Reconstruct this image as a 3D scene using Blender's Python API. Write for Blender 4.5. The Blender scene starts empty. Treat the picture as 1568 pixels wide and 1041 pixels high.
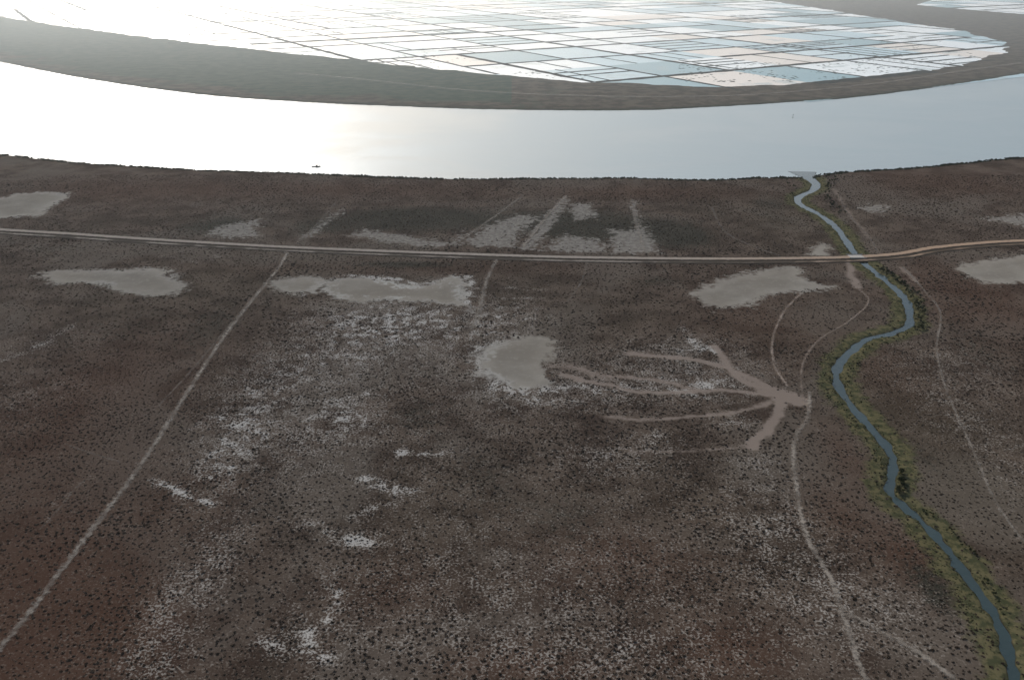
import bpy, math, random
import numpy as np
from mathutils import Vector
random.seed(7); rng=np.random.default_rng(11)
SC=bpy.context.scene
# ------------------------------------------------------------------ survey
CAM_H=400.0; F=1358.0; PITCH=math.atan(600.5/F)
def g(p):
    """aerial survey point -> map coordinates (metres) on the flat plain"""
    dx=(p[0]-784)/F; dy=(520.5-p[1])/F
    c,s=math.cos(PITCH),math.sin(PITCH)
    d=(dx, c+dy*s, -s+dy*c); t=CAM_H/(-d[2])
    return (d[0]*t,d[1]*t)
def G(pts): return np.array([g(p) for p in pts])
def smooth(P,n=6):
    P=np.asarray(P,float); Q=np.vstack([2*P[0]-P[1],P,2*P[-1]-P[-2]]); out=[]
    for i in range(1,len(Q)-2):
        a,b,c,d=Q[i-1],Q[i],Q[i+1],Q[i+2]
        for k in range(n):
            t=k/n
            out.append(0.5*((2*b)+(-a+c)*t+(2*a-5*b+4*c-d)*t*t+(-a+3*b-3*c+d)*t**3))
    out.append(P[-1]); return np.array(out)
# ------------------------------------------------------------------ noise
_tab=rng.random((256,256))
def vnoise(x,y):
    xi=np.floor(x).astype(np.int64); yi=np.floor(y).astype(np.int64)
    fx=x-xi; fy=y-yi; fx=fx*fx*(3-2*fx); fy=fy*fy*(3-2*fy)
    a=_tab[xi&255,yi&255]; b=_tab[(xi+1)&255,yi&255]; c=_tab[xi&255,(yi+1)&255]; d=_tab[(xi+1)&255,(yi+1)&255]
    return (a*(1-fx)+b*fx)*(1-fy)+(c*(1-fx)+d*fx)*fy
def fbm(x,y,s,o=4):
    r=0;a=.5;t=0
    for i in range(o):
        r=r+a*vnoise(x/s+17.3*i,y/s+5.1*i); t+=a; a*=.5; s*=.5
    return r/t
def sstep(a,b,x):
    t=np.clip((x-a)/(b-a),0,1); return t*t*(3-2*t)
def dline(X,Y,P,margin=80,wid=None):
    D=np.full(X.shape,999.0)
    m=(X>P[:,0].min()-margin)&(X<P[:,0].max()+margin)&(Y>P[:,1].min()-margin)&(Y<P[:,1].max()+margin)
    if not m.any(): return D
    idx=np.where(m)[0]; x=X[idx]; y=Y[idx]; r=np.full(x.shape,999.0)
    for i in range(len(P)-1):
        a=P[i];b=P[i+1];v=b-a;L=v@v
        if L<1e-9: continue
        t=np.clip(((x-a[0])*v[0]+(y-a[1])*v[1])/L,0,1)
        d=np.hypot(x-a[0]-t*v[0],y-a[1]-t*v[1])
        if wid is not None: d=d-(wid[i]*(1-t)+wid[i+1]*t)
        r=np.minimum(r,d)
    D[idx]=r; return D
def sdpoly(X,Y,P,margin=80):
    """positive inside"""
    Q=np.vstack([P,P[:1]]); D=np.full(X.shape,-999.0)
    m=(X>Q[:,0].min()-margin)&(X<Q[:,0].max()+margin)&(Y>Q[:,1].min()-margin)&(Y<Q[:,1].max()+margin)
    idx=np.where(m)[0]
    if len(idx)==0: return D
    x=X[idx];y=Y[idx]; ins=np.zeros(x.shape,bool); r=np.full(x.shape,999.0)
    for i in range(len(Q)-1):
        a=Q[i];b=Q[i+1]
        if a[1]!=b[1]:
            c=((a[1]>y)!=(b[1]>y))&(x<(b[0]-a[0])*(y-a[1])/(b[1]-a[1])+a[0]); ins^=c
        v=b-a;L=v@v
        if L<1e-9: continue
        t=np.clip(((x-a[0])*v[0]+(y-a[1])*v[1])/L,0,1)
        r=np.minimum(r,np.hypot(x-a[0]-t*v[0],y-a[1]-t*v[1]))
    D[idx]=np.where(ins,r,-r); return D
# ------------------------------------------------------------------ map data
near_bank=smooth(G([(-500,205),(-200,225),(0,237),(60,243),(130,250),(200,254),(260,258),(350,262),(420,264),(480,266),(560,270),(650,273),(740,274),(830,273),(900,273),(960,272),(1040,275),(1100,275),(1160,272),(1210,272),(1240,271),(1280,265),(1330,261),(1400,257),(1470,250),(1530,244),(1568,241),(1800,225),(2100,205)]),3)
far_bank=smooth(G([(-500,10),(-250,50),(-100,76),(0,95),(60,107),(130,120),(200,131),(300,144),(400,152),(500,158),(600,162),(700,166),(800,168),(900,169),(1000,168),(1100,163),(1200,157),(1300,150),(1400,138),(1500,124),(1568,113),(1750,85),(2000,50),(2300,15)]),3)
river_poly=np.vstack([near_bank,far_bank[::-1]])
field_poly=G([(-400,-32),(-150,5),(0,25),(100,40),(200,54),(300,66),(400,77),(500,87),(600,98),(700,109),(800,118),(900,125),(1000,130),(1100,132),(1200,130),(1300,124),(1400,113),(1480,98),(1540,80),(1535,66),(1480,48),(1400,37),(1300,21),(1220,8),(1150,-2),(1050,-12),(900,-22),(500,-30),(0,-38)])
field2_poly=G([(1405,8),(1470,14),(1568,22),(1750,36),(1750,10),(1568,0),(1430,0)])
creek=smooth(G([(1228,262),(1236,270),(1249,281),(1245,291),(1224,301),(1225,312),(1255,328),(1280,347),(1297,370),(1312,392),(1330,408),(1352,425),(1375,445),(1388,460),(1393,480),(1391,498),(1365,510),(1330,518),(1300,540),(1283,560),(1282,585),(1300,615),(1330,650),(1355,680),(1367,705),(1364,735),(1363,752),(1385,775),(1420,805),(1450,840),(1480,880),(1510,920),(1535,965),(1548,1010),(1554,1045),(1562,1120)]),5)
nC=len(creek); tC=np.linspace(0,1,nC)
creek_w=np.interp(tC,[0,.03,.08,.2,.5,1],[24,11,6.5,5.0,4.0,3.0])+1.3*np.sin(np.arange(nC)*1.3)*np.sin(np.arange(nC)*.37)
pans=[
 [(60,425),(78,415),(110,414),(180,410),(250,414),(278,428),(265,448),(222,452),(170,445),(130,432),(92,434)],
 [(412,434),(425,427),(460,426),(492,428),(501,437),(480,447),(430,449)],
 [(503,428),(540,425),(580,428),(620,434),(662,437),(698,424),(720,431),(712,466),(660,462),(600,460),(540,458),(508,447)],
 [(1050,450),(1082,436),(1120,420),(1170,413),(1225,410),(1232,430),(1278,441),(1200,450),(1150,468),(1098,473)],
 [(1465,415),(1480,403),(1530,395),(1568,388),(1640,386),(1640,428),(1568,431),(1505,434)],
 [(735,566),(738,535),(770,528),(810,517),(845,524),(838,550),(828,590),(785,590),(750,578)],
 [(-60,310),(0,303),(30,297),(98,297),(80,315),(50,332),(0,334),(-60,336)],
 [(1240,388),(1252,372),(1262,375),(1275,390)],
]
pans=[smooth(np.vstack([G(p),G(p)[:1]]),3) for p in pans]
plots=[[(735,378),(706,374),(745,345),(790,328),(830,332),(800,355),(790,380)],[(795,382),(820,384),(850,345),(872,308),(858,304),(835,330),(812,358)],
 [(866,313),(905,310),(915,332),(880,338)],[(825,385),(930,388),(925,368),(860,358),(845,372)],[(930,350),(962,352),(990,348),(1015,388),(935,388)],
 [(965,308),(973,308),(985,350),(975,352)],[(560,350),(620,360),(690,372),(680,380),(600,374),(530,360)],[(310,358),(340,345),(400,335),(395,362),(350,366)],
 [(1310,318),(1340,312),(1365,316),(1350,330)],[(1500,335),(1568,326),(1640,325),(1640,342),(1568,347)],
 [(460,365),(520,320),(528,322),(480,362)],[(680,378),(700,362),(712,352),(716,356),(700,376)]]
plots=[G(p) for p in plots]
blobs=[(600,485,130,28,.9),(510,540,100,60,.62),(400,595,70,60,.62),(345,690,45,60,.75),(440,670,100,60,.5),(535,640,50,30,.75),(330,850,50,70,.55),(270,930,50,50,.72),(240,1010,60,35,.65),
 (480,960,50,50,.5),(800,600,60,20,.8),(900,600,110,22,.72),(1000,570,110,50,.5),(1095,588,40,10,.8),(1125,645,32,12,.9),(1000,672,30,14,.8),(930,700,80,22,.6),(850,940,260,100,.3),(700,870,160,80,.25),
 (1230,870,90,110,.45),(1340,940,110,60,.5),(660,520,150,50,.6),(1480,650,70,150,.42),(1100,560,120,40,.45),(1060,530,60,12,.55),(560,828,24,8,2.0),(1160,720,50,40,.45),(780,480,80,30,.4),(950,1000,160,50,.3),(1170,800,60,20,.45),(1480,560,60,40,.4),(360,380,60,12,.3),(600,700,260,150,.28),(700,1000,300,60,.26),(1050,800,200,150,.26),(60,520,90,25,.3),(30,610,90,50,.35),(620,440,130,20,.35),(780,560,90,60,.35)]
streaks=[([(228,733),(245,742),(272,754),(300,768),(320,778)],3.4,1.5),([(608,692),(650,694),(705,684)],5,1.3),([(465,803),(500,812),(535,822),(585,830)],6,1.0),([(556,735),(590,742),(622,757)],7,.95),
 ([(500,868),(522,892),(512,925),(485,955),(478,985)],6,.65),([(395,978),(450,992),(505,1012)],6,.75),([(-40,565),(0,550),(50,530),(110,502)],8,.65),([(300,655),(330,640),(380,652)],7,.6),
 ([(545,790),(580,778),(600,772)],6,.9),([(495,628),(530,612),(560,604)],7,.7),([(340,700),(350,720),(330,735)],6,.8),([(770,440),(835,443)],3,.7),([(768,455),(838,458)],3,.7),([(764,470),(832,472)],3,.7),([(758,486),(825,488)],3,.7),
 ([(1040,500),(1070,530),(1090,540)],6,.7),([(1000,585),(1090,610),(1160,605)],5,.6),([(240,390),(300,400),(330,392)],5,.45),([(60,800),(90,775),(130,735)],3,.4),([(508,425),(545,421),(585,426),(625,433),(660,436),(700,423),(722,430),(714,464)],5,1.8),([(735,566),(738,535),(775,526)],7,.9),([(745,580),(785,592),(825,590)],8,1.0)]
reds=[([(1180,600),(1200,606),(1222,612)],13,1.1),([(1190,600),(1140,575),(1100,560),(1040,548),(960,540)],5.5,1.0),([(1190,608),(1100,598),(1000,600),(930,590),(860,575)],4.5,.9),([(1198,612),(1180,650),(1150,682)],6,1.1),([(1090,530),(1110,550),(1130,578),(1185,600)],5,1.0),
 ([(930,640),(1000,642),(1100,635),(1190,612)],4,.7),([(960,690),(1050,690),(1150,680)],4,.5),([(1300,398),(1305,425),(1315,440)],7,.8),([(1275,290),(1300,325),(1330,365)],6,.45),([(1380,410),(1400,430)],6,.6),([(870,560),(930,575),(1000,580),(1080,600)],4.5,.75),([(840,560),(870,562),(930,580)],12,.5)]
RED=[(smooth(G(p),3),w,a) for p,w,a in reds]; STR=[(smooth(G(p),3),w,a) for p,w,a in streaks]
main_road=smooth(G([(-300,328),(-100,345),(0,354),(100,360),(200,367),(400,379),(560,386),(750,393),(900,397),(1100,399),(1230,398),(1312,396),(1380,391),(1430,382),(1500,375),(1568,371),(1750,366),(2000,362)]),4)
tracks=[ # pts, width m, colour kind, strength
 ([(440,388),(425,412),(385,462),(340,520),(280,612),(210,720),(120,838),(50,932),(0,992),(-60,1065)],4.8,2,.65),
 ([(400,440),(350,500),(300,560),(240,625)],1.8,2,.3),
 ([(100,680),(128,690),(150,697),(185,708)],1.8,2,.35),
 ([(130,735),(112,752),(90,780),(60,812)],1.8,2,.3),
 ([(1226,450),(1200,478),(1183,520),(1186,560),(1206,592)],3.0,1,.6),
 ([(1240,600),(1236,640),(1219,668),(1215,705),(1225,780),(1240,832),(1270,882),(1290,940),(1310,1000),(1328,1050),(1340,1085)],4.0,0,.75),
 ([(1284,925),(1300,938),(1340,962),(1400,995),(1460,1038),(1500,1070)],4.2,0,.65),
 ([(1382,408),(1415,445),(1440,480),(1434,535),(1450,600),(1490,690),(1520,760),(1562,822),(1640,900)],2.6,0,.5),
 ([(1312,440),(1330,462),(1300,492),(1255,520),(1230,555),(1228,600),(1240,630)],2.6,1,.45),
 ([(760,398),(745,430),(735,470),(722,505)],6.0,2,.5),
 ([(900,398),(890,432),(870,460)],3.0,2,.3),
 ([(1090,318),(1110,355),(1160,380),(1195,392)],3.0,2,.4),
 ([(900,308),(980,312),(1060,315),(1110,318)],3.0,1,.4),
 ([(1285,300),(1300,330),(1330,362),(1345,388)],3.0,0,.3),
 ([(435,388),(480,350),(515,310)],5.0,2,.25),
 ([(700,372),(760,330),(800,300)],6.0,2,.4),
 ([(800,380),(835,335),(868,300)],7.0,2,.6),
 ([(990,388),(975,345),(968,306)],6.0,2,.5),
 ([(450,112),(560,122),(700,137),(860,146),(1060,148),(1200,142),(1350,127),(1480,108),(1568,96),(1700,78)],12.0,0,.6),
]
TR=[(smooth(G(p),5),w,k,s) for p,w,k,s in tracks]
def blobf(x,y,b):
    c=np.array(g((b[0],b[1]))); rx=abs(g((b[0]+b[2],b[1]))[0]-c[0]); y1=g((b[0],b[1]-b[3]))[1]; y0=g((b[0],b[1]+b[3]))[1]; ry=(y1-y0)/2
    return b[4]*np.exp(-((x-c[0])/rx)**2-((y-c[1])/ry)**2)
darks=[(640,335,150,22,.9),(900,345,110,30,.9),(1040,360,60,22,.8),(330,345,70,20,.7),(480,350,50,15,.4),(1180,310,40,15,.5),(180,500,120,60,.35),(1430,900,40,60,.7),(1500,540,60,60,.4),(640,640,60,40,.45),(730,730,80,60,.4),(870,800,100,60,.4),(100,380,80,10,.4),(620,405,100,7,.7),(1000,430,60,10,.5),(1420,700,40,60,.4),(330,500,50,60,.4),(160,860,60,60,.3),(420,780,50,40,.35)]
rbrown=[(60,900,200,200,.95),(120,1000,160,120,.6),(40,680,160,140,.6),(200,560,120,80,.5),(1300,700,40,60,.7),(1400,850,60,50,.9),(150,290,200,25,.8),(500,290,260,15,.9),(1000,295,200,12,.8),(1450,280,150,20,.8),(1480,450,100,60,.8),(1350,560,60,60,.5),(800,1020,150,40,.7),(1150,480,100,60,.5),(950,850,150,60,.7),(600,900,80,60,.5),(1120,1000,100,60,.8),(1280,780,50,50,.7),(620,410,300,12,.5)]
rims=[(610,440,140,30,1),(760,560,50,50,.6),(170,430,130,26,.35),(1170,440,110,26,.15),(30,315,80,25,.6),(1540,410,80,25,.15)]
olive=[(1400,650,120,200,.5),(1100,800,200,120,.35),(900,480,200,60,.25),(500,420,200,40,.3),(250,450,150,50,.3),(1200,330,100,40,.4),(700,780,200,100,.3)]
def fields(X,Y):
    o={}
    jag=(fbm(X,Y,26,4)-.5)*14
    o['river']=sdpoly(X,Y,river_poly,200)+jag*.8
    o['creek']=-dline(X,Y,creek,90,creek_w)+(fbm(X,Y,9,2)-.5)*3.5
    fp=sdpoly(X,Y,field_poly,200)+ (fbm(X,Y,120,4)-.5)*90
    o['field']=np.maximum(fp,sdpoly(X,Y,field2_poly,200))
    p=np.full(X.shape,-999.)
    Xp=X+(fbm(X+500,Y,38,3)-.5)*30; Yp=Y+(fbm(X,Y+900,38,3)-.5)*30
    for P in pans: p=np.maximum(p,sdpoly(Xp,Yp,P,60))
    o['pan']=np.clip(p/30,-1.5,1.5)
    q=np.full(X.shape,-999.)
    for P in plots: q=np.maximum(q,sdpoly(X,Y,P,60))
    o['plot']=np.clip(q/30,-1.5,1.5)
    s=np.zeros(X.shape)
    for b in blobs: s=s+blobf(X,Y,b)
    Xw=X+(fbm(X,Y+300,24,3)-.5)*20; Yw=Y+(fbm(X+700,Y,24,3)-.5)*20
    for P,w,a in STR:
        s=s+a*np.exp(-(dline(Xw,Yw,P,60)/w)**2)
    o['salt']=s
    r=np.zeros(X.shape); Xr=.5*(X+Xw); Yr=.5*(Y+Yw)
    for P,w,a in RED: r=np.maximum(r,a*np.exp(-(dline(Xr,Yr,P,60)/w)**2))
    o['red']=r
    def S(L):
        h=np.zeros(X.shape)
        for b in L: h=h+blobf(X,Y,b)
        return np.clip(h,0,1)
    o['dark']=S(darks); o['rbrown']=S(rbrown); o['rim']=S(rims); o['olive']=S(olive)
    return o
# ------------------------------------------------------------------ node helpers
class T:
    def __init__(s,mat): s.m=mat; mat.use_nodes=True; s.t=mat.node_tree; s.t.nodes.clear()
    def n(s,ty,**k):
        x=s.t.nodes.new(ty)
        for a,b in k.items(): setattr(x,a,b)
        return x
    def put(s,sock,v):
        if v is None: return
        if isinstance(v,bpy.types.NodeSocket): s.t.links.new(v,sock)
        elif isinstance(v,(tuple,list)) and sock.type=='RGBA' and len(v)==3: sock.default_value=(*v,1)
        else: sock.default_value=v
    def M(s,op,a,b=None,c=None,clamp=False):
        x=s.n('ShaderNodeMath',operation=op,use_clamp=clamp)
        s.put(x.inputs[0],a); s.put(x.inputs[1],b); s.put(x.inputs[2],c); return x.outputs[0]
    def V(s,op,a,b=None):
        x=s.n('ShaderNodeVectorMath',operation=op); s.put(x.inputs[0],a); s.put(x.inputs[1],b); return x.outputs[0]
    def mix(s,f,a,b,bt='MIX'):
        x=s.n('ShaderNodeMix',data_type='RGBA',blend_type=bt,clamp_factor=True)
        s.put(x.inputs[0],f); s.put(x.inputs[6],a); s.put(x.inputs[7],b); return x.outputs[2]
    def mr(s,v,a,b,c=0.,d=1.):
        x=s.n('ShaderNodeMapRange',interpolation_type='SMOOTHSTEP')
        for i,q in enumerate((v,a,b,c,d)): s.put(x.inputs[i],q)
        return x.outputs[0]
    def noise(s,vec,scale,detail=3,rough=.55,dist=0):
        x=s.n('ShaderNodeTexNoise'); s.put(x.inputs['Vector'],vec); x.inputs['Scale'].default_value=scale
        x.inputs['Detail'].default_value=detail; x.inputs['Roughness'].default_value=rough; x.inputs['Distortion'].default_value=dist
        return x.outputs[0]
    def attr(s,nm,col=False):
        x=s.n('ShaderNodeAttribute',attribute_name=nm); return x.outputs['Color' if col else 'Fac']
    def pos(s): return s.n('ShaderNodeNewGeometry').outputs['Position']
    def bsdf(s,col,rough=.9,spec=.2,normal=None,ior=None,out=True):
        x=s.n('ShaderNodeBsdfPrincipled'); s.put(x.inputs['Base Color'],col); s.put(x.inputs['Roughness'],rough)
        x.inputs['Specular IOR Level'].default_value=spec
        if ior: x.inputs['IOR'].default_value=ior
        if normal is not None: s.put(x.inputs['Normal'],normal)
        if out: s.out(x.outputs[0])
        return x.outputs[0]
    def diff(s,col):
        x=s.n('ShaderNodeBsdfDiffuse'); s.put(x.inputs['Color'],col); x.inputs['Roughness'].default_value=.5; s.out(x.outputs[0])
    def out(s,sh):
        o=s.n('ShaderNodeOutputMaterial'); s.t.links.new(sh,o.inputs[0])
    def bump(s,h,strength,dist):
        x=s.n('ShaderNodeBump'); s.put(x.inputs['Height'],h); x.inputs['Strength'].default_value=strength; x.inputs['Distance'].default_value=dist
        return x.outputs[0]
def mat(n): return bpy.data.materials.new(n)
# ---- ground
gm=mat('dry_saline_plain'); t=T(gm); P=t.pos()
nL=t.noise(P,1/200,3,.6,.8); nM=t.noise(P,1/45,3,.6); nF=t.noise(P,1/7,3,.65); nS=t.noise(P,1/1.9,2,.65); nX=t.noise(P,1/15,2,.6,.6)
base=t.mix(t.mr(nM,.35,.65),(.052,.036,.027),(.112,.083,.062))
base=t.mix(t.mr(nL,.48,.62,0,.75),base,(.126,.103,.081))
base=t.mix(t.mr(nL,.46,.34,0,.5),base,(.050,.037,.027))
base=t.mix(t.M('MULTIPLY',t.attr('olive'),.5),base,(.072,.064,.040))
base=t.mix(t.M('MULTIPLY',t.attr('rbrown'),.78),base,(.082,.044,.029))
dkf=t.mr(t.M('ADD',t.attr('dark'),t.M('MULTIPLY',t.M('SUBTRACT',nF,.5),1.2)),.25,.7)
base=t.mix(t.M('MULTIPLY',dkf,.85),base,(.030,.031,.023))
# bare soil between the bushes: earth-brown, bleaching to salt crust where salinity is high
sal=t.M('MULTIPLY',t.attr('salt'),t.mr(nX,.34,.68,.3,1.3))
sal=t.M('ADD',sal,t.M('MULTIPLY',t.M('SUBTRACT',nM,.5),.55))
sal=t.M('ADD',sal,t.M('MULTIPLY',t.M('SUBTRACT',nF,.5),1.1))
th=t.M('SUBTRACT',.545,t.M('MULTIPLY',t.M('MINIMUM',sal,1.5),.075))
fk=t.mr(t.M('SUBTRACT',nS,th),-.01,.09)
fc=t.mix(t.mr(sal,0,.6),(.175,.140,.110),(.29,.255,.215)); fc=t.mix(t.mr(sal,.6,1.6),fc,(.54,.51,.455))
base=t.mix(t.M('MULTIPLY',fk,t.mr(sal,-.25,.5,.35,.92)),base,fc)
base=t.mix(t.mr(sal,1.0,2.0,0,.6),base,(.43,.40,.355))
# cultivated plots
pl=t.M('ADD',t.attr('plot'),t.M('ADD',t.M('MULTIPLY',t.M('SUBTRACT',nX,.5),1.6),t.M('MULTIPLY',t.M('SUBTRACT',nF,.5),1.8)))
base=t.mix(t.M('MULTIPLY',t.mr(pl,-.12,.42),.85),base,t.mix(t.mr(nF,.35,.65),(.18,.16,.135),(.30,.275,.235)))
# red earth
rd=t.mr(t.M('ADD',t.attr('red'),t.M('MULTIPLY',t.M('SUBTRACT',nF,.5),1.2)),.15,.8)
base=t.mix(t.M('MULTIPLY',rd,.82),base,(.275,.22,.178))
# pans
pa=t.M('ADD',t.attr('pan'),t.M('ADD',t.M('MULTIPLY',t.M('SUBTRACT',nX,.5),1.0),t.M('MULTIPLY',t.M('SUBTRACT',nF,.5),1.3)))
pc=t.mix(t.mr(nM,.35,.65),(.24,.213,.175),(.325,.295,.245)); pc=t.mix(t.mr(nL,.4,.6,0,.5),pc,(.25,.215,.168))
pc=t.mix(t.mr(t.M('ADD',t.attr('pan'),t.M('MULTIPLY',t.M('SUBTRACT',nM,.5),1.4)),.35,.85,0,.4),pc,(.19,.168,.135))
pc=t.mix(t.mr(nF,.52,.7,0,.35),pc,(.36,.33,.28))
rimf=t.M('MULTIPLY',t.attr('rim'),t.mr(t.M('ADD',pa,t.M('MULTIPLY',t.M('SUBTRACT',nM,.5),1.8)),.45,.05))
pc=t.mix(t.M('MULTIPLY',rimf,.8),pc,(.54,.52,.465))
base=t.mix(t.mr(pa,-.30,.28),base,pc)
# far levee
fb=t.attr('band'); lev=t.mix(t.mr(t.M('ADD',t.attr('bandpos'),t.M('MULTIPLY',t.M('SUBTRACT',nL,.5),.9)),.25,.55),t.mix(t.mr(nM,.4,.6),(.056,.046,.033),(.108,.088,.064)),t.mix(t.mr(nM,.35,.65),(.034,.060,.040),(.064,.084,.058)))
lev=t.mix(t.mr(t.attr('river'),-48,-12,0,.7),lev,(.034,.046,.030))
base=t.mix(t.M('MULTIPLY',fb,.9),base,lev)
ck=t.M('ADD',t.attr('creek'),t.M('MULTIPLY',t.M('SUBTRACT',nX,.5),24))
base=t.mix(t.M('MULTIPLY',t.mr(ck,-20,-11),.88),base,t.mix(t.mr(nF,.4,.6),(.052,.058,.027),(.13,.115,.056)))
base=t.mix(t.mr(t.attr('creek'),-1.2,.2),base,(.035,.03,.022))
base=t.mix(t.mr(t.M('ADD',t.attr('river'),t.M('MULTIPLY',t.M('SUBTRACT',nX,.5),8)),-7,-2),base,(.035,.032,.022))
t.diff(base)
def axis(segs):
    out=[segs[0][0]]
    for a,b,s0,s1 in segs:
        x=a
        while x<b-1e-6:
            k=(x-a)/(b-a); x+=s0*(1-k)+s1*k; out.append(min(x,b))
    return np.array(sorted(set(out)))
xp=axis([(0,900,3.4,3.4),(900,3200,3.6,30),(3200,12000,30,500),(12000,60000,800,9000)])
xs=np.concatenate([-xp[:0:-1],xp])
ys=np.concatenate([np.array([-8000,-4000,-2000,-1000,-500,-200,0,100,180,240,280]),axis([(310,1250,3.2,3.2),(1250,1900,3.2,4),(1900,2350,12,8),(2350,3300,7,9),(3300,6500,9,30),(6500,12000,30,150),(12000,70000,300,9000)])])
XX,YY=np.meshgrid(xs,ys); X=XX.ravel();Y=YY.ravel(); nx=len(xs);ny=len(ys)
fo=fields(X,Y)
z=(fbm(X,Y,60,3)-.5)*.7
wet=np.maximum(fo['river'],fo['creek'])
z=z*(1-sstep(-6,0,wet))
z=np.where(fo['river']>-4, z-3.2*sstep(-4,6,fo['river']),z)
z=z-2.2*sstep(-2.2,2.0,fo['creek'])*(1-sstep(-4,6,fo['river']))
z=np.where(fo['field']>-20,z*(1-sstep(-20,0,fo['field']))-1.2*sstep(-8,14,fo['field']),z)
band=(Y>2000)&(fo['river']<0); fo['band']=band*1.0*sstep(9000,6000,Y)
fo['bandpos']=np.where(X<0,.15+np.clip(-fo['river']/350,0,1)*.8,.28-.0002*X+0*X)
fo['river']=np.clip(fo['river'],-50,50); fo['creek']=np.clip(fo['creek'],-60,60)
def mesh_obj(name,v,f,m=None,smooth_=False):
    me=bpy.data.meshes.new(name); v=np.asarray(v,np.float32)
    if isinstance(f,np.ndarray):
        k=f.shape[1]; me.vertices.add(len(v)); me.vertices.foreach_set('co',v.ravel())
        me.loops.add(f.size); me.loops.foreach_set('vertex_index',f.ravel().astype(np.int32))
        me.polygons.add(len(f)); me.polygons.foreach_set('loop_start',(np.arange(len(f))*k).astype(np.int32))
        me.polygons.foreach_set('loop_total',np.full(len(f),k,np.int32))
        me.update(calc_edges=True)
    else: me.from_pydata([tuple(map(float,a)) for a in v],[],f); me.update()
    if smooth_: me.polygons.foreach_set('use_smooth',[True]*len(me.polygons))
    o=bpy.data.objects.new(name,me); SC.collection.objects.link(o)
    if m: me.materials.append(m)
    return o
def fattr(o,nm,vals,dom='POINT'):
    a=o.data.attributes.new(nm,'FLOAT',dom); a.data.foreach_set('value',np.asarray(vals,np.float32))
I=(np.arange(ny-1)[:,None]*nx+np.arange(nx-1)[None,:]).ravel()
ground=mesh_obj('ground',np.stack([X,Y,z],1),np.stack([I,I+1,I+1+nx,I+nx],1),gm,True)
for k in ('river','creek','pan','plot','salt','red','dark','rbrown','rim','olive','band','bandpos'): fattr(ground,k,fo[k])
print('ground verts',len(X))
# ---- water
def water(name,deep,rough,bs,scale,stretch=(1,1,1),spec=.5,var=.12):
    m=mat(name); t=T(m); P=t.pos()
    Q=t.V('MULTIPLY',P,stretch)
    n1=t.noise(Q,scale,3,.6); n2=t.noise(Q,scale*.05,4,.6,.8)
    col=t.mix(t.mr(n2,.35,.65),deep,tuple(c*1.15 for c in deep))
    t.bsdf(col,t.mr(n2,.35,.65,rough*(1-var),rough*(1+var)),spec,t.bump(n1,bs,1.0),1.333); return m
wr=water('river_water',(.26,.31,.318),.36,.4,1/14,(.6,1,1),.5,.18)
sx_=np.linspace(max(near_bank[0,0],-6000),min(near_bank[-1,0],6000),90)
def bankat(B,x): o=np.argsort(B[:,0]); return np.interp(x,B[o,0],B[o,1])
v=[];f=[]
for i,x in enumerate(sx_):
    v+=[(x,bankat(near_bank,x)-30,-1.1),(x,bankat(far_bank,x)+30,-1.1)]
    if i: f.append((2*i-2,2*i,2*i+1,2*i-1))
mesh_obj('river',v,f,wr)
wc=water('creek_water',(.030,.046,.046),.15,.25,1/6,spec=.42)
def ribbon(P):
    P=np.asarray(P); tg=np.gradient(P,axis=0); tg/=np.linalg.norm(tg,axis=1)[:,None]+1e-9; return P,np.stack([-tg[:,1],tg[:,0]],1)
Pc,nr=ribbon(creek); hw=creek_w+4
v=[];f=[]
for i in range(nC):
    a=Pc[i]-nr[i]*hw[i]; b=Pc[i]+nr[i]*hw[i]; v+=[(a[0],a[1],-1.05),(b[0],b[1],-1.05)]
    if i: f.append((2*i-2,2*i-1,2*i+1,2*i))
mesh_obj('creek',v,f,wc)
# ---- dirt tracks
def trackmat(nm,c1,c2,strength):
    m=mat(nm); t=T(m); P=t.pos(); u=t.attr('across')
    n=t.noise(P,1/4,3,.65); n2=t.noise(P,1/24,3)
    col=t.mix(t.mr(n,.35,.65),c1,c2)
    e=t.M('ADD',t.M('SUBTRACT',1,t.M('ABSOLUTE',u)),t.M('MULTIPLY',t.M('SUBTRACT',n,.5),2.2))
    a=t.M('MULTIPLY',t.mr(e,.2,.95),t.mr(n2,.3,.62,strength*.35,strength))
    b=t.bsdf(col,.95,.1,out=False); tr=t.n('ShaderNodeBsdfTransparent'); mx=t.n('ShaderNodeMixShader')
    t.put(mx.inputs[0],a); t.t.links.new(tr.outputs[0],mx.inputs[1]); t.t.links.new(b,mx.inputs[2]); t.out(mx.outputs[0]); return m
def road_mesh(name,P,w,m,prof):
    P,nr=ribbon(P); v=[];f=[];ac=[];k=len(prof)
    for i in range(len(P)):
        for u,h in prof:
            q=P[i]+nr[i]*u*w/2; v.append((q[0],q[1],h)); ac.append(u)
        if i:
            for j in range(k-1): f.append(((i-1)*k+j,(i-1)*k+j+1,i*k+j+1,i*k+j))
    o=mesh_obj(name,v,f,m); fattr(o,'across',ac); return o
cache={}; TC=[((.16,.14,.118),(.25,.22,.185)),((.19,.152,.125),(.26,.21,.172)),((.13,.115,.10),(.20,.18,.155))]
for i,(P,w,k,s) in enumerate(TR):
    key=(k,round(s,1))
    if key not in cache: cache[key]=trackmat('track_dust',*TC[k],min(1,s*1.15))
    road_mesh('dirt_track',P,w*1.8,cache[key],[(-1,.42+.004*i),(-.5,.45+.004*i),(0,.43+.004*i),(.5,.45+.004*i),(1,.42+.004*i)])
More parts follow.
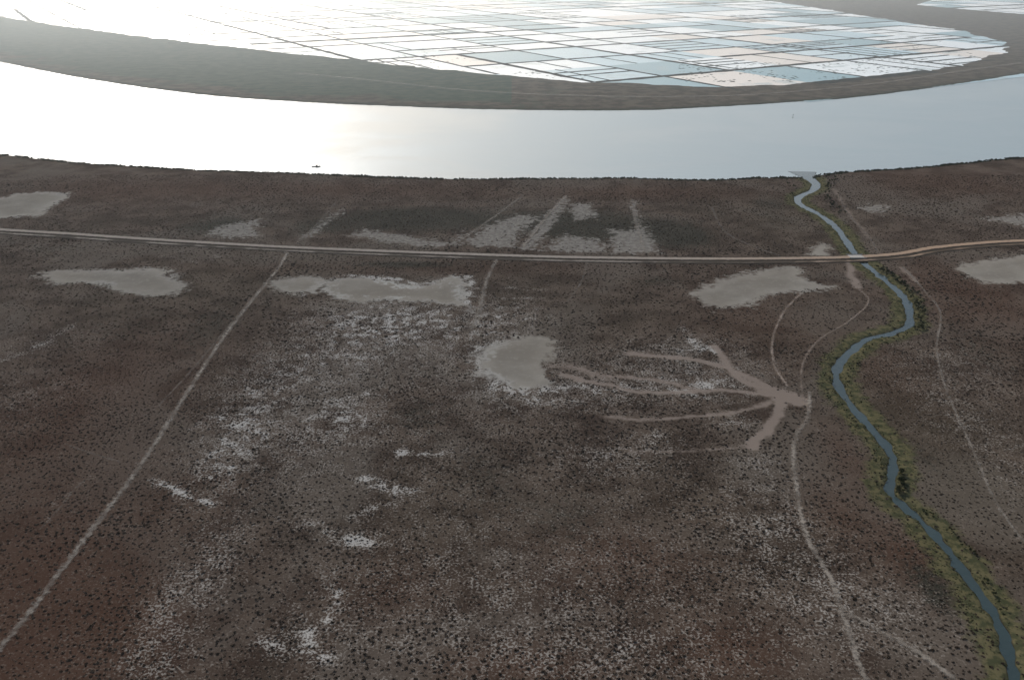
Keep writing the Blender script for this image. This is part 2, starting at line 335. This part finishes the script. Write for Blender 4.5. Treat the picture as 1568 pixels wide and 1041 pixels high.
# main road
rm=mat('laterite_road'); t=T(rm); P=t.pos(); u=t.attr('across'); n=t.noise(P,1/6,4,.65); n2=t.noise(P,1/60,3); sx=t.n('ShaderNodeSeparateXYZ'); t.put(sx.inputs[0],P)
tan=t.mix(t.mr(sx.outputs[0],100,650),(.38,.325,.27),(.46,.31,.205)); tan=t.mix(t.mr(n,.3,.7,0,.5),tan,(.26,.215,.17))
uu=t.M('ADD',u,t.M('MULTIPLY',t.M('SUBTRACT',n,.5),.35))
A=t.M('MULTIPLY',t.mr(uu,-.05,.08),t.mr(uu,.75,.6)); B=t.M('MULTIPLY',t.mr(uu,-.85,-.75),t.mr(uu,-.40,-.52))
B=t.M('MULTIPLY',B,t.mr(n2,.4,.6,.15,.85))
mk=t.M('MAXIMUM',A,B)
col=t.mix(mk,(.055,.045,.035),tan); t.diff(col)
road_mesh('road',main_road,30,rm,[(-1,.36),(-.85,.5),(-.78,.7),(-.45,.75),(-.3,.6),(-.08,.75),(0,1.1),(.3,1.2),(.68,1.1),(.85,.6),(1,.36)])
# culvert bridge
conc=mat('weathered_concrete'); t=T(conc); n=t.noise(t.pos(),1.2,4); t.bsdf(t.mix(n,(.26,.24,.21),(.36,.34,.31)),.85,.2)
def box(cx,cy,cz,sx,sy,sz):
    v=[(cx+a*sx/2,cy+b*sy/2,cz+c*sz/2) for a in(-1,1) for b in(-1,1) for c in(-1,1)]
    return v,[(0,1,3,2),(4,6,7,5),(0,4,5,1),(2,3,7,6),(0,2,6,4),(1,5,7,3)]
def part(name,boxes,m,parent):
    V=[];Fs=[]
    for b in boxes:
        v,f=box(*b); k=len(V); V+=v; Fs+=[tuple(i+k for i in q) for q in f]
    o=mesh_obj(name,V,Fs,m); md=o.modifiers.new('b','BEVEL'); md.width=.04; o.parent=parent; return o
def empty(n,loc,rz=0):
    e=bpy.data.objects.new(n,None); SC.collection.objects.link(e); e.location=loc; e.rotation_euler=(0,0,rz); return e
bx,by=g((1312,395)); br=empty('culvert_bridge',(bx,by,0))
part('deck',[(0,3,.85,20,16,.9)],conc,br); part('parapets',[(0,10.9,1.7,22,.4,.9),(0,-4.9,1.7,22,.4,.9)]+[(x,yy,1.9,.7,.7,1.3) for x in(-11.2,11.2) for yy in (10.9,-4.9)],conc,br)
part('abutments',[(-9.6,3,-.8,1.4,15.6,2.3),(9.6,3,-.8,1.4,15.6,2.3),(0,3,-.8,.8,15,2.3)],conc,br)
# ---- ponds & dykes
ang=math.radians(31); U=np.array([-math.sin(ang),math.cos(ang)]); Vv=np.array([math.cos(ang),math.sin(ang)])
org=np.array(g((1000,131)))
def lines(a,b,s0,s1):
    o=[a]
    while o[-1]<b: o.append(o[-1]+random.uniform(s0,s1))
    return o
def infield(p,m=0):
    a=np.array([p[0]]);b=np.array([p[1]])
    return sdpoly(a,b,field_poly)[0]>m or sdpoly(a,b,field2_poly)[0]>m
us=lines(-1500,9000,230,520); vs=lines(-6500,7000,160,350)
v=[];f=[];tone=[]
for i in range(len(us)-1):
    for j in range(len(vs)-1):
        tn=random.random(); c4=[org+U*a+Vv*b for a,b in((us[i],vs[j]),(us[i],vs[j+1]),(us[i+1],vs[j+1]),(us[i+1],vs[j]))]
        smp=c4+[sum(c4)/4]+[(c4[q]+c4[(q+1)%4])/2 for q in range(4)]
        if not any(infield(q,-60) for q in smp): continue
        k=len(v); v+=[(q[0],q[1],-.35) for q in c4]
        f.append((k,k+1,k+2,k+3)); tone.append(tn)
pm=mat('pond_water'); t=T(pm); tn=t.attr('tone'); n=t.noise(t.pos(),1/160,4,.6)
c=t.mix(t.mr(tn,.40,.45),(.70,.75,.75),(.36,.50,.54)); c=t.mix(t.mr(tn,.72,.74),c,(.66,.60,.52)); c=t.mix(t.mr(tn,.85,.87),c,(.18,.31,.34)); c=t.mix(t.mr(n,.55,.68,0,.6),c,(.24,.31,.31))
t.bsdf(c,t.mr(tn,0,1,.26,.40),.5,t.bump(t.noise(t.pos(),1/10,2),.25,1.),1.333)
po=mesh_obj('flooded_ponds',v,f,pm); fattr(po,'tone',tone,'FACE')
dk=mat('dyke_earth'); t=T(dk); n=t.noise(t.pos(),1/25,4); t.diff(t.mix(t.mr(n,.3,.7),(.018,.023,.020),(.045,.044,.036)))
V=[];Fs=[]
def dyke(a,b,w,h):
    w*=1.5
    d=b-a; L=np.linalg.norm(d)
    if L<5: return
    d=d/L; nn=np.array([-d[1],d[0]]); k=len(V); ns=max(1,int(L/40))
    for i in range(ns+1):
        c=a+d*L*i/ns+nn*random.uniform(-2,2); ww=w*random.uniform(.65,1.3)
        for u,z in((-1,-1.0),(-.6,h),(.6,h),(1,-1.0)):
            q=c+nn*u*ww/2; V.append((q[0],q[1],z*random.uniform(.8,1.1)))
        if i:
            for j in range(3): Fs.append((k+(i-1)*4+j,k+(i-1)*4+j+1,k+i*4+j+1,k+i*4+j))
for i,u in enumerate(us):
    keep=True; w=random.choice([12,14,18,30])
    for j in range(len(vs)-1):
        if random.random()<.22: keep=random.random()<.8
        a=org+U*u+Vv*vs[j]; b=org+U*u+Vv*vs[j+1]
        if keep and infield((a+b)/2): dyke(a,b,w*1.4,1.0)
for j,vv in enumerate(vs):
    w=random.choice([8,10,14,20]); keep=True
    for i in range(len(us)-1):
        if random.random()<.25: keep=random.random()<.78
        a=org+U*us[i]+Vv*vv; b=org+U*us[i+1]+Vv*vv
        if keep and infield((a+b)/2): dyke(a,b,w,1.0)
for i in range(len(us)-1):
    for j in range(len(vs)-1):
        c=org+U*(us[i]+us[i+1])/2+Vv*(vs[j]+vs[j+1])/2
        if infield(c) and random.random()<(.7 if (c[1]<4300 and 200<c[0]<1700) else .2):
            n_=random.randint(2,5)
            for k in range(1,n_):
                q=k/n_
                if random.random()<.6:
                    uu_=us[i]*(1-q)+us[i+1]*q; dyke(org+U*uu_+Vv*vs[j],org+U*uu_+Vv*vs[j+1],12,.8)
                else:
                    v_=vs[j]*(1-q)+vs[j+1]*q; dyke(org+U*us[i]+Vv*v_,org+U*us[i+1]+Vv*v_,6,.8)
mesh_obj('pond_dykes',V,Fs,dk)
# ---- vegetation
def leafcloud(cent,n,rad,size,V,Fs,flat=.8,hem=True):
    for _ in range(n):
        d=Vector((random.gauss(0,1),random.gauss(0,1),random.gauss(0,1))).normalized()
        if hem: d.z=abs(d.z)
        r=rad*random.uniform(.5,1.05); c=Vector(cent)+Vector((d.x*r,d.y*r,d.z*r*flat))
        a=Vector((random.gauss(0,1),random.gauss(0,1),random.gauss(0,.6))).normalized(); b=a.cross(Vector((random.gauss(0,1),random.gauss(0,1),random.gauss(0,1)))).normalized()
        s=size*random.uniform(.6,1.3); k=len(V)
        V+=[tuple(c-a*s-b*s*.5),tuple(c+a*s-b*s*.6),tuple(c+a*s*.7+b*s*.6),tuple(c-a*s*.8+b*s*.5)]; Fs.append((k,k+1,k+2,k+3))
def tube(a,b,r0,r1,V,Fs,n=6):
    a=Vector(a);b=Vector(b);d=(b-a).normalized(); s=d.orthogonal().normalized(); q=d.cross(s); k=len(V)
    for p,r in((a,r0),(b,r1)):
        for i in range(n):
            th=2*math.pi*i/n; V.append(tuple(p+s*r*math.cos(th)+q*r*math.sin(th)))
    for i in range(n): Fs.append((k+i,k+(i+1)%n,k+n+(i+1)%n,k+n+i))
def leafmat(nm,c1,c2):
    m=mat(nm); t=T(m); oi=t.n('ShaderNodeObjectInfo')
    t.diff(t.mix(oi.outputs['Random'],c1,c2)); return m
m_sh=leafmat('saltbush_foliage',(.040,.029,.020),(.130,.098,.071)); m_gr=leafmat('riverbank_foliage',(.024,.034,.015),(.048,.055,.026)); m_rd=leafmat('dry_reeds',(.055,.064,.028),(.15,.135,.07))
bark=mat('bark'); t=T(bark); t.bsdf(t.mix(t.noise(t.pos(),6,3),(.06,.045,.035),(.12,.1,.08)),.9,.1)
def variants(cname,builder,n,m):
    c=bpy.data.collections.new(cname)
    for i in range(n):
        V=[];Fs=[];mi=[]; builder(V,Fs,mi)
        me=bpy.data.meshes.new(cname); me.from_pydata(V,[],Fs); me.materials.append(m); me.materials.append(bark)
        for p,k in zip(me.polygons,mi): p.material_index=k
        c.objects.link(bpy.data.objects.new(cname,me))
    return c
def b_shrub(V,Fs,mi):
    for _ in range(random.randint(3,4)):
        a=random.uniform(0,6.28);r=random.uniform(.1,.5); leafcloud((r*math.cos(a),r*math.sin(a),.02),12,random.uniform(.4,.65),.23,V,Fs,.85)
    mi+= [0]*len(Fs); k=len(Fs)
    for _ in range(2):
        a=random.uniform(0,6.28); tube((0,0,-.05),(.5*math.cos(a),.5*math.sin(a),.35),.05,.02,V,Fs,3)
    mi+=[1]*(len(Fs)-k)
def b_tree(V,Fs,mi):
    tube((0,0,-.2),(.05,.03,1.3),.16,.11,V,Fs,7); tips=[]
    for _ in range(6):
        a=random.uniform(0,6.28); r=random.uniform(.6,1.3); p=(r*math.cos(a),r*math.sin(a),random.uniform(1.9,3.0)); tube((.05,.03,random.uniform(.9,1.3)),p,.08,.03,V,Fs,5); tips.append(p)
    mi+=[1]*len(Fs); k=len(Fs)
    for p in tips+[(0,0,2.8),(.3,-.2,3.2)]: leafcloud(p,45,random.uniform(.6,.95),.16,V,Fs,.75,False)
    mi+=[0]*(len(Fs)-k)
c_sh=variants('saltbush',b_shrub,6,m_sh); c_gr=variants('green_bush',b_shrub,3,m_gr); c_rd=variants('reed_clump',b_shrub,3,m_rd); c_tr=variants('river_tree',b_tree,4,m_gr)
def scatter(name,coll,pts,scl):
    n=len(pts); me=bpy.data.meshes.new(name); me.vertices.add(n); me.vertices.foreach_set('co',np.asarray(pts,np.float32).ravel())
    o=bpy.data.objects.new(name,me); SC.collection.objects.link(o)
    a=me.attributes.new('scl','FLOAT_VECTOR','POINT'); a.data.foreach_set('vector',np.asarray(scl,np.float32).ravel())
    a=me.attributes.new('rot','FLOAT_VECTOR','POINT'); R=np.zeros((n,3),np.float32); R[:,2]=rng.random(n)*6.28; a.data.foreach_set('vector',R.ravel())
    a=me.attributes.new('idx','INT','POINT'); a.data.foreach_set('value',rng.integers(0,len(coll.objects),n).astype(np.int32))
    ng=bpy.data.node_groups.new(name,'GeometryNodeTree'); ng.interface.new_socket('Geometry',in_out='INPUT',socket_type='NodeSocketGeometry'); ng.interface.new_socket('Geometry',in_out='OUTPUT',socket_type='NodeSocketGeometry')
    N=ng.nodes;L=ng.links; gi=N.new('NodeGroupInput');go=N.new('NodeGroupOutput'); ip=N.new('GeometryNodeInstanceOnPoints'); ci=N.new('GeometryNodeCollectionInfo')
    ci.inputs['Collection'].default_value=coll; ci.inputs['Separate Children'].default_value=True; ci.inputs['Reset Children'].default_value=True
    def na(nm,ty):
        x=N.new('GeometryNodeInputNamedAttribute'); x.data_type=ty; x.inputs['Name'].default_value=nm; return x.outputs['Attribute']
    L.new(gi.outputs[0],ip.inputs['Points']); L.new(ci.outputs[0],ip.inputs['Instance']); ip.inputs['Pick Instance'].default_value=True
    L.new(na('idx','INT'),ip.inputs['Instance Index']); L.new(na('rot','FLOAT_VECTOR'),ip.inputs['Rotation']); L.new(na('scl','FLOAT_VECTOR'),ip.inputs['Scale'])
    L.new(ip.outputs[0],go.inputs[0]); md=o.modifiers.new('scatter','NODES'); md.node_group=ng; print(name,n); return o
def jgrid(y0,y1,s):
    yy=np.arange(y0,y1,s); out=[]
    for y in yy:
        w=.54*y+130; x=np.arange(-w,w,s); out.append(np.stack([x,np.full(x.shape,y)],1))
    p=np.vstack(out); return p+rng.uniform(-.6*s,.6*s,p.shape)
pts=np.vstack([jgrid(375,900,3.0),jgrid(900,1690,4.4)])
x,y=pts[:,0],pts[:,1]; fs=fields(x,y)
jn=(fbm(x,y,14,3)-.5)
dens=.80+1.1*(fbm(x,y,45,3)-.5)-.22*np.clip(fs['salt'],0,1.5)-1.1*fs['red']
keep=(fs['pan']+jn*.8<-.02)&(fs['river']<-3)&(fs['creek']<-1.5)&(rng.random(len(x))<dens)&((fs['plot']+jn<-.0)|(rng.random(len(x))<.15))&((fs['creek']<-12)|(rng.random(len(x))<.3))
for P,w,k,s in TR: keep&=(dline(x,y,P,40)>w/2+.8)|(rng.random(len(x))>s+.1)
keep&=dline(x,y,main_road,60)>15
x,y=x[keep],y[keep]; n=len(x)
far=np.where(y>900,1.3,1.0); s=(.6+1.3*rng.random(n)**1.6)*far; s=s*(1+.7*(fbm(x,y,80,2)-.5))
scatter('saltbush_scrub',c_sh,np.stack([x,y,(fbm(x,y,60,3)-.5)*.7-.03],1),np.stack([s,s*rng.uniform(.8,1.1,n),s*rng.uniform(.4,.75,n)],1))
def along(P,n,off0,off1,side=0):
    seg=np.hypot(*(P[1:]-P[:-1]).T); cum=np.concatenate([[0],np.cumsum(seg)]); q=rng.random(n)*cum[-1]
    px=np.interp(q,cum,P[:,0]);py=np.interp(q,cum,P[:,1]); tx=np.interp(q+2,cum,P[:,0])-np.interp(q-2,cum,P[:,0]); ty=np.interp(q+2,cum,P[:,1])-np.interp(q-2,cum,P[:,1]); L=np.hypot(tx,ty)+1e-6
    o=rng.uniform(off0,off1,n); return np.stack([px-ty/L*o,py+tx/L*o],1),q/cum[-1]
nb=near_bank[(near_bank[:,0]>-1500)&(near_bank[:,0]<1500)]
p,q=along(nb,6500,-10,5); x,y=p.T; fs=fields(x,y); k=(fs['river']<2.5)&(fs['creek']<0)&(fbm(x,y,30,3)>.30); x,y=x[k],y[k]; s=rng.uniform(1.3,3.4,len(x))*(.6+.9*fbm(x,y,60,2))
scatter('riverside_bushes',c_gr,np.stack([x,y,np.full(len(x),-.5)],1),np.stack([s,s,s*rng.uniform(.8,1.4,len(x))],1))
p,q=along(creek,12000,-22,22); x,y=p.T; fs=fields(x,y); k=(fs['creek']<-.3)&(fs['creek']>-17)&(fbm(x,y,18,3)>.45); x,y=x[k],y[k]; s=rng.uniform(.6,1.3,len(x))
scatter('creek_reeds',c_rd,np.stack([x,y,np.full(len(x),-.25)],1),np.stack([s,s,s*.6],1))
tl=[]
def tgroup(path,n,spread,sc):
    P=smooth(G(path),4); a,_=along(P,n,-spread,spread)
    for b in a: tl.append((b[0],b[1],sc*random.uniform(.7,1.3)))
tgroup([(1345,408),(1378,432),(1402,455),(1408,485),(1402,505)],90,7,1.1)
tgroup([(1250,268),(1275,275),(1262,300),(1290,330)],60,9,1.2)
tgroup([(1205,276),(1215,290),(1210,300)],14,5,.9); tgroup([(1374,718),(1382,735),(1376,758)],26,3,1.0)
tgroup([(1405,505),(1370,520),(1330,535),(1310,560),(1300,590),(1320,620)],40,5,.6); tgroup([(1268,560),(1270,600),(1300,640),(1340,690),(1350,750)],50,5,.55)
tgroup([(1500,880),(1530,930),(1560,960)],16,3,.6); tgroup([(1400,775),(1440,800),(1490,850)],22,3,.6)
tl=np.array(tl); fs=fields(tl[:,0],tl[:,1]); tl=tl[(fs['creek']<-.5)&(fs['river']<0)]
scatter('creekside_trees',c_tr,np.stack([tl[:,0],tl[:,1],np.full(len(tl),-.2)],1),np.stack([tl[:,2]]*3,1))
tp=[]
for (x0,y0,x1,y1,n_) in [(420,80,720,104,160),(700,108,900,122,60),(1040,96,1300,126,420),(1300,85,1500,112,300),(1250,60,1500,90,160)]:
    for _ in range(n_):
        q=g((random.uniform(x0,x1),random.uniform(y0,y1))); tp.append(q)
tp=np.array(tp); x=tp[:,0];y=tp[:,1]; k=(sdpoly(x,y,field_poly)>-20)&(fbm(x,y,90,3)>.44); x,y=x[k],y[k]; s=rng.uniform(2.5,6,len(x))
scatter('pond_tufts',c_gr,np.stack([x,y,np.full(len(x),-.5)],1),np.stack([s*1.6,s*1.6,s*.35],1))
fb_=far_bank[(far_bank[:,0]>-2500)&(far_bank[:,0]<2500)]
p,q=along(fb_,2500,-3,14); x,y=p.T; fs=fields(x,y); k=(fs['river']<0)&(fbm(x,y,70,3)>.45); x,y=x[k],y[k]; s=rng.uniform(1.3,2.6,len(x))
scatter('levee_bushes',c_gr,np.stack([x,y,np.full(len(x),-.3)],1),np.stack([s,s,s*.8],1))
# ---- boat and channel marker
wood=mat('tarred_wood'); t=T(wood); t.bsdf(t.mix(t.noise(t.pos(),2,3),(.03,.025,.02),(.07,.055,.04)),.7,.3)
bo=g((484,255)); boat=empty('fishing_boat',(bo[0],bo[1],-1.1),math.radians(12)); boat.scale=(1.2,1.3,1.4)
V=[];Fs=[]; secs=[(-7,.15,1.5),(-5.6,.7,1.1),(-3,1.15,.85),(0,1.3,.8),(3,1.1,.9),(5.6,.65,1.2),(7,.12,1.7)]
for (xx,w,h) in secs: V+=[(xx,-w,h),(xx,-w*.6,0),(xx,w*.6,0),(xx,w,h),(xx,w*.85,h),(xx,w*.5,.3),(xx,-w*.5,.3),(xx,-w*.85,h)]
for i in range(len(secs)-1):
    for j in range(8): Fs.append((i*8+j,i*8+(j+1)%8,i*8+8+(j+1)%8,i*8+8+j))
Fs+= [tuple(range(8)),tuple(range(48,56))]
h=mesh_obj('hull',V,Fs,wood); h.parent=boat
part('canopy',[(1,0,2.6,4.4,2.2,.12),(1,0,1.7,2.4,1.8,1.6)]+[(xx,yy,1.6,.12,.12,1.9) for xx in(-.9,2.9) for yy in(-.95,.95)]+[(2.6,0,3.6,.14,.14,2.0)],wood,boat)
part('thwarts',[(xx,0,.75,.3,1.7,.08) for xx in(-4,-2.4,4)],wood,boat)
mk_=g((1214,180)); ms=empty('channel_marker',(mk_[0],mk_[1],-1.1)); V=[];Fs=[]; tube((0,0,-2),(0,0,8),.35,.25,V,Fs,8); o=mesh_obj('post',V,Fs,wood); o.parent=ms
part('topmark',[(0,0,8.2,1.8,.2,1.6),(0,0,.4,2.6,2.6,.8)],wood,ms)
# ---- haze: thin dry haze everywhere, moister layer over river and ponds
def haze(name,b,dens,col,an):
    hz=mat(name); hz.use_nodes=True; hz.node_tree.nodes.clear(); vs_=hz.node_tree.nodes.new('ShaderNodeVolumeScatter'); ou=hz.node_tree.nodes.new('ShaderNodeOutputMaterial'); hz.node_tree.links.new(vs_.outputs[0],ou.inputs['Volume'])
    vs_.inputs['Color'].default_value=(*col,1); vs_.inputs['Density'].default_value=dens; vs_.inputs['Anisotropy'].default_value=an
    v,f=box(*b); mesh_obj(name,v,f,hz)
haze('haze',(0,20000,350,60000,60000,900),1.8e-5,(.92,.96,1),.6)
haze('river_mist',(0,31850,90,60000,60000,300),7.5e-5,(.86,.96,1),.6)
# ---- light
EL=math.radians(28); AZ=math.radians(-22)
w=bpy.data.worlds.new('World'); SC.world=w; w.use_nodes=True; wn=w.node_tree; bg=wn.nodes['Background']; sk=wn.nodes.new('ShaderNodeTexSky'); sk.sky_type='NISHITA'; sk.sun_disc=False
sk.sun_elevation=EL; sk.sun_rotation=AZ; sk.dust_density=2.0; sk.air_density=1.0; wn.links.new(sk.outputs[0],bg.inputs[0]); bg.inputs[1].default_value=.12
sd=Vector((math.sin(AZ)*math.cos(EL),math.cos(AZ)*math.cos(EL),math.sin(EL)))
sl=bpy.data.lights.new('sun','SUN'); sl.energy=4.6; sl.angle=math.radians(.5); sl.color=(1,.965,.92); so=bpy.data.objects.new('sun',sl); SC.collection.objects.link(so); so.rotation_euler=(-sd).to_track_quat('-Z','Y').to_euler()
cd=bpy.data.cameras.new('camera'); cam=bpy.data.objects.new('camera',cd); SC.collection.objects.link(cam); cam.location=(0,0,CAM_H); cam.rotation_euler=(math.pi/2-PITCH,0,0)
cd.sensor_width=36; cd.lens=36*F/1568; cd.clip_start=1; cd.clip_end=150000; SC.camera=cam
SC.view_settings.view_transform='Standard'; SC.view_settings.look='None'; SC.view_settings.exposure=0
